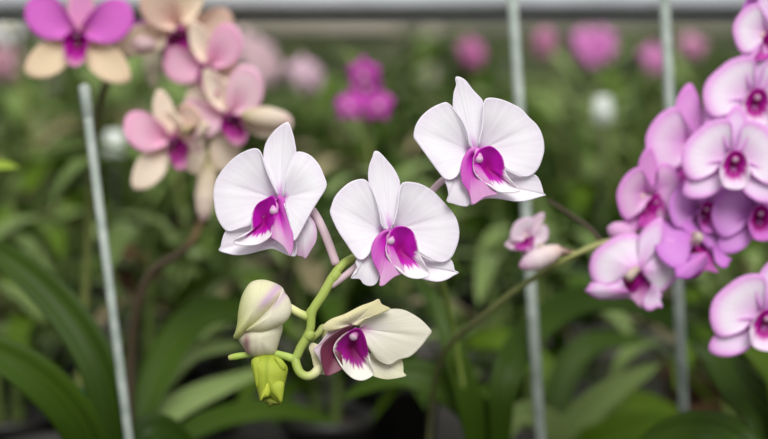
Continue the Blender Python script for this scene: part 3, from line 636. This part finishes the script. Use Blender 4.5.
# ================================================================== plants on the benches behind
rnd = random.Random(11)
def foliage(mb, rnd, h, nc, nl, lw, spread=.10):
    for c in range(nc):
        a = rnd.uniform(0, 2*PI); tip = Vector((math.cos(a), math.sin(a), 0))*rnd.uniform(.02, spread)+Vector((0, 0, h*rnd.uniform(.6, 1)))
        b = Vector((math.cos(a)*.02, math.sin(a)*.02, .09))
        for k in range(nl):
            t = .2+.8*k/(nl-1); p = b.lerp(tip, t)
            an = a+(PI if k % 2 else 0)+rnd.uniform(-.8, .8)
            L = rnd.uniform(.12, .21); o = Vector((math.cos(an), math.sin(an), 0)); el = rnd.uniform(.3, 1.1)
            pts = [p, p+o*L*.35+Vector((0, 0, L*.35*el)), p+o*L*.75+Vector((0, 0, L*.35*el)), p+o*L*1.02+Vector((0, 0, L*(.35*el-.25)))]
            yield pts, rnd.uniform(.8, 1.15)*lw
mesh_bank = []
def proto_foliage(seed, h):
    r = random.Random(seed); m1 = []
    for pts, w in foliage(None, r, h, 5, 6, .017): m1.append((pts, w))
    return m1
protos = []
for i in range(4):
    r = random.Random(40+i)
    leaves = []
    for pts, w in foliage(None, r, (.34, .40, .30, .37)[i], 4, 6, .017):
        m = MB(); leaf_mesh(m, pts, w, fold=.3, n=10, m=4)
        leaves.append(m)
    cm = []
    for c in range(4):
        m = MB(); a = c*1.6+i; m.tube([(math.cos(a)*.015, math.sin(a)*.015, .085), (math.cos(a)*.03, math.sin(a)*.03, .2), (math.cos(a)*.05, math.sin(a)*.05, .33)], [.006, .006, .003], 8, (.14, .2, .05)); cm.append(m)
    protos.append((leaves, cm))
built = {}
def leafy(i, mat, potmat):
    """first of a kind: pot, canes and every leaf a part"""
    root = empty('orchid_plant', (0, 0, 0))
    make_pot(root, (0, 0, 0), .058, .105, potmat)
    for m in protos[i][1]: m.build('cane', M_STEM, root)
    for k, m in enumerate(protos[i][0]): m.build('leaf', M_LEAF5 if k % 11 == 4 else M_LEAF3 if k % 7 == 2 else M_LEAF2 if k % 5 == 0 else mat, root)
    return root
def copy_tree(o, parent=None):
    c = o.copy(); C.objects.link(c)
    if parent is not None: c.parent = parent
    for ch in list(o.children): copy_tree(ch, c)
    return c
def place(kind, mat, potmat, x, y, rz, s):
    key = (kind, mat.name, potmat.name)
    if key not in built:
        built[key] = r = leafy(kind, mat, potmat)
    else: r = copy_tree(built[key])
    r.location = (x, y, BENCH); r.rotation_euler = (0, 0, rz); r.scale = (s, s, s)
    return r
rows = [(1.62, .20), (1.95, .21), (2.92, .24), (3.30, .25), (3.72, .26), (4.66, .30), (5.3, .32)]
mats = [M_LEAF, M_LEAF3, M_LEAF2, M_LEAF]
plants = []
for ri, (y, dx) in enumerate(rows):
    half = y*.257+.22
    n = int(2*half/dx)+1
    for i in range(n):
        x = -half+dx*i+rnd.uniform(-.03, .03)+(.08 if ri % 2 else 0)
        k = rnd.randrange(4); s = rnd.uniform(.85, 1.1)*(.88 if y < 2 else 1.32 if y < 4 else 1.4)
        r = place(k, mats[rnd.randrange(4)], M_POT if rnd.random() < .7 else M_CLAY, x, y+rnd.uniform(-.03, .03), rnd.uniform(0, 6.28), s)
        tag(r, 'dark leafy potted orchid with no flowers, far out of focus on the benches behind', 'orchid', 'leafy potted orchids on the benches behind')
# --- flowering sprays far behind: stem and flowers of one mesh each
def blossom(mb, c, R, col, lipc, rnd, yaw):
    fr = Euler((rnd.uniform(-.3, .3), 0, yaw)).to_matrix()
    for k in range(5):
        a = PI/2+k*2*PI/5; wd = .46 if k in (1, 4) else .30
        m0 = len(mb.v); n = 8
        for i in range(n):
            t = i/(n-1); w = wd*math.sin(PI*min(1, (t*.92+.06)))**.7
            for j in range(5):
                v = -1+j/2
                lx = math.cos(a)*t-math.sin(a)*w*v; lz = math.sin(a)*t+math.cos(a)*w*v
                mb.add(c+fr @ Vector((lx*R, (-.15*math.sin(PI*t)+.12*v*v*t)*R, lz*R)), mixc(col, (.85, .7, .85), .12*math.sin(PI*t)), (j/4, t))
        for i in range(n-1):
            for j in range(4):
                q = m0+i*5+j; mb.f.append([q, q+1, q+6, q+5])
    d = fr @ Vector((0, -1, -.35))
    mb.tube([c, c+d*R*.2, c+d*R*.4], [R*.08, R*.22, R*.14], 8, lipc)
def far_spray(px, py, D, col, lipc, spots, label, R=.034):
    top = P(px, py, D); loc = Vector((top.x+.04, top.y+.03, BENCH))
    root = empty('orchid_plant', loc); tag(root, label, 'orchid')
    make_pot(root, (0, 0, 0), .058, .105)
    m = MB(); m.tube([loc+Vector((0, 0, .09)), loc+Vector((.01, 0, .25)), Vector((top.x+.01, top.y+.02, top.z-.08)), top+Vector((0, .02, 0)), top+Vector((-.02, .02, .05))], [.004, .0035, .003, .0025, .0015], 8, OLIVE)
    m.build('flower_stem', M_STEM, root, loc)
    r = random.Random(int(px*7+py))
    for (dx, dy) in spots:
        b = MB(); blossom(b, P(px+dx, py+dy, D-r.uniform(0, .02)), R*r.uniform(.9, 1.1), col, lipc, r, r.uniform(-.6, .6)); b.build('flower', M_PETAL, root, loc, solid=.0008)
    for k in range(5):
        a = k*1.26+r.random(); o = Vector((math.cos(a), math.sin(a), 0)); L = .16
        add_leaf(root, loc, [loc+Vector((0, 0, .1)), loc+o*L*.4+Vector((0, 0, .2)), loc+o*L*.9+Vector((0, 0, .24)), loc+o*L*1.1+Vector((0, 0, .18))], .016, M_LEAF, .3, Vector((0, 0, 1)), n=10)
MG = (.62, .015, .50); PK = (.80, .40, .70); PP = (.80, .55, .68)
far_spray(362, 92, 1.75, MG, (.75, .45, .6), [(2, -18), (4, -6), (-12, 14), (15, 13)], 'blurred deep magenta orchid spray above and between the three sharp white flowers', .021)
far_spray(303, 72, 2.78, PP, (.8, .7, .7), [(0, 0), (6, 6)], 'blurred pale pink orchid flower left of the deep magenta spray', .034)
far_spray(255, 55, 2.80, (.78, .56, .62), (.7, .5, .5), [(0, 0), (-12, -8), (10, 14)], 'blurred dusty pink orchid just right of the faded pink and cream flowers', .036)
far_spray(593, 46, 2.78, (.75, .22, .62), (.7, .15, .55), [(-8, -6), (8, -6), (0, 10), (-6, 4), (10, 4)], 'blurred bright pink orchid head between the two right-hand rods', .026)
far_spray(470, 50, 2.74, (.62, .16, .42), (.6, .1, .4), [(0, 0), (3, 8)], 'blurred small rose pink orchid left of the rod behind the highest white flower', .024)
far_spray(546, 38, 2.76, (.64, .22, .42), (.6, .1, .4), [(0, 0), (-2, 8)], 'blurred small rose pink orchid just right of the rod behind the highest white flower', .024)
far_spray(652, 56, 2.75, (.76, .26, .60), (.7, .15, .5), [(0, 0), (5, 6)], 'blurred pink orchid flower just left of the right-hand rod', .027)
far_spray(690, 44, 2.77, (.70, .32, .50), (.7, .15, .5), [(0, 0), (4, 4)], 'blurred dull pink orchid flower just right of the right-hand rod', .026)
far_spray(143, 18, 1.9, (.56, .04, .46), (.6, .2, .5), [(0, 0), (10, 6)], 'blurred deep purple orchid flower between the top left magenta flower and the cream one', .034)
far_spray(8, 22, 1.98, (.86, .86, .84), (.8, .8, .6), [(0, 0), (-8, 3)], 'blurred white orchid flower at the left edge near the top corner', .036)
far_spray(8, 62, 2.80, (.62, .34, .42), (.6, .3, .4), [(0, 0), (-10, 3)], 'blurred dull rose orchid flower at the left edge', .040)
# white tags on stakes
def tagobj(px, py, D, w, h, label):
    c = P(px, py, D); loc = Vector((c.x, c.y, BENCH)); root = empty('plant_tag', loc); tag(root, label, 'plant tag')
    m = MB(); pr = []
    n = 20
    ring0 = []; ring1 = []
    for k in range(n):
        a = 2*PI*k/n; ex = math.copysign(abs(math.cos(a))**.55, math.cos(a)); ez = math.copysign(abs(math.sin(a))**.55, math.sin(a))
        ring0.append(m.add((w/2*ex, -.001, c.z-BENCH+h/2*ez))); ring1.append(m.add((w/2*ex, .001, c.z-BENCH+h/2*ez)))
    m.f.append(ring0); m.f.append(ring1[::-1])
    for k in range(n): m.f.append([ring0[k], ring1[k], ring1[(k+1) % n], ring0[(k+1) % n]])
    m.build('label_plate', M_TAG, root)
    m = MB(); m.tube([(0, .002, 0), (0, .002, c.z-BENCH)], .0012, 8, smooth=False); m.build('stake', M_BENCH, root)
tagobj(603, 110, 2.06, .027, .04, 'white oval plant tag on a stake between the two right-hand rods')
tagobj(114, 145, 1.75, .024, .036, 'white oval plant tag on a stake beside the leaning left rod')

tl = P(42, 425, 2.0); tr_ = empty('nursery_tray', (tl.x, 2.05, BENCH)); tag(tr_, 'teal plastic tray among the pots at the lower left', 'tray')
m = MB(); m.box((-.06, -.04, 0), (.06, .04, .004)); m.build('tray_floor', M_TEAL, tr_)
for lo, hi in (((-.06, -.04, .004), (.06, -.036, .05)), ((-.06, .036, .004), (.06, .04, .05)), ((-.06, -.036, .004), (-.056, .036, .05)), ((.056, -.036, .004), (.06, .036, .05))):
    m = MB(); m.box(lo, hi); m.build('tray_side', M_TEAL, tr_)
# ================================================================== benches and greenhouse
def bench(y0, y1, label, x=2.4):
    root = empty('nursery_bench', (0, (y0+y1)/2, 0)); tag(root, label, 'bench', 'nursery benches')
    hy = (y1-y0)/2; m = MB()
    n = int((y1-y0)/.03)
    for i in range(n+1):
        yy = -hy+i*2*hy/n; m.box((-x, yy-.010, BENCH-.012), (x, yy+.010, BENCH))
    for i in range(13): xx = -x+i*2*x/12; m.box((xx-.015, -hy, BENCH-.03), (xx+.015, hy, BENCH-.012))
    m.build('bench_top', M_BENCH, root)
    for s in (-1, 1):
        m = MB(); m.tube([(-x, s*hy, BENCH-.02), (x, s*hy, BENCH-.02)], .018, 12, smooth=False); m.build('edge_pipe', M_BENCH, root)
    for sx in (-1, 0, 1):
        for s in (-1, 1):
            m = MB(); m.tube([(sx*(x-.15), s*(hy-.05), 0), (sx*(x-.15), s*(hy-.05), BENCH-.03)], .017, 12, smooth=False); m.build('leg', M_PIPE, root)
bench(.92, 2.14, 'slatted nursery bench nearest the camera under the sharp orchid')
bench(2.66, 3.94, 'slatted nursery bench in the middle, behind the nearest bench', 3.2)
bench(4.46, 5.6, 'slatted nursery bench farthest back, before the back wall', 4)
def struct(name, lo, hi, mat):
    m = MB(); m.box(lo, hi); o = m.build(name, mat); o['kind'] = 'structure'
    for p in o.data.polygons: p.use_smooth = False
    return o
struct('floor', (-7, -3, -.1), (7, 7, 0), M_FLOOR)
struct('wall_back', (-7, 6.4, 0), (7, 6.5, 1.50), M_WALL)
struct('trim_1', (-1.05, 6.36, 1.50), (.06, 6.5, 1.555), M_PANEL)
struct('wall_back_upper', (-7, 6.4, 1.50), (7, 6.5, 1.62), M_WALL2)
struct('trim_2', (-7, 6.36, 1.62), (7, 6.5, 2.6), M_WALL)
for i, xx in enumerate((-3.0, -1.4, .2, 1.7, 3.1)):
    struct('trim_%d' % (i+3), (xx-.025, 6.28, 0), (xx+.025, 6.36, 2.6), M_PANEL)

# ================================================================== light
w = bpy.data.worlds.new('greenhouse_daylight'); bpy.context.scene.world = w; w.use_nodes = True
nt = w.node_tree; bg = nt.nodes['Background']
tc = nt.nodes.new('ShaderNodeTexCoord'); sx = nt.nodes.new('ShaderNodeSeparateXYZ'); cr = nt.nodes.new('ShaderNodeValToRGB')
nt.links.new(tc.outputs['Generated'], sx.inputs[0]); nt.links.new(sx.outputs['Z'], cr.inputs[0]); nt.links.new(cr.outputs[0], bg.inputs[0])
cr.color_ramp.elements[0].position = 0.0; cr.color_ramp.elements[0].color = (.55, .56, .54, 1)
cr.color_ramp.elements[1].position = .7; cr.color_ramp.elements[1].color = (1, 1, 1, 1)
bg.inputs[1].default_value = .75
sd = bpy.data.lights.new('sun', 'SUN'); sd.energy = 2.6; sd.angle = math.radians(28); sd.color = (1, .985, .95)
so = bpy.data.objects.new('sun', sd); C.objects.link(so); so.rotation_euler = (math.radians(46), math.radians(10), 0)
sc = bpy.context.scene
sc.view_settings.view_transform = 'Standard'; sc.view_settings.look = 'None'; sc.view_settings.gamma = 1
sc.view_settings.use_curve_mapping = False; sc.view_settings.exposure = 0.25
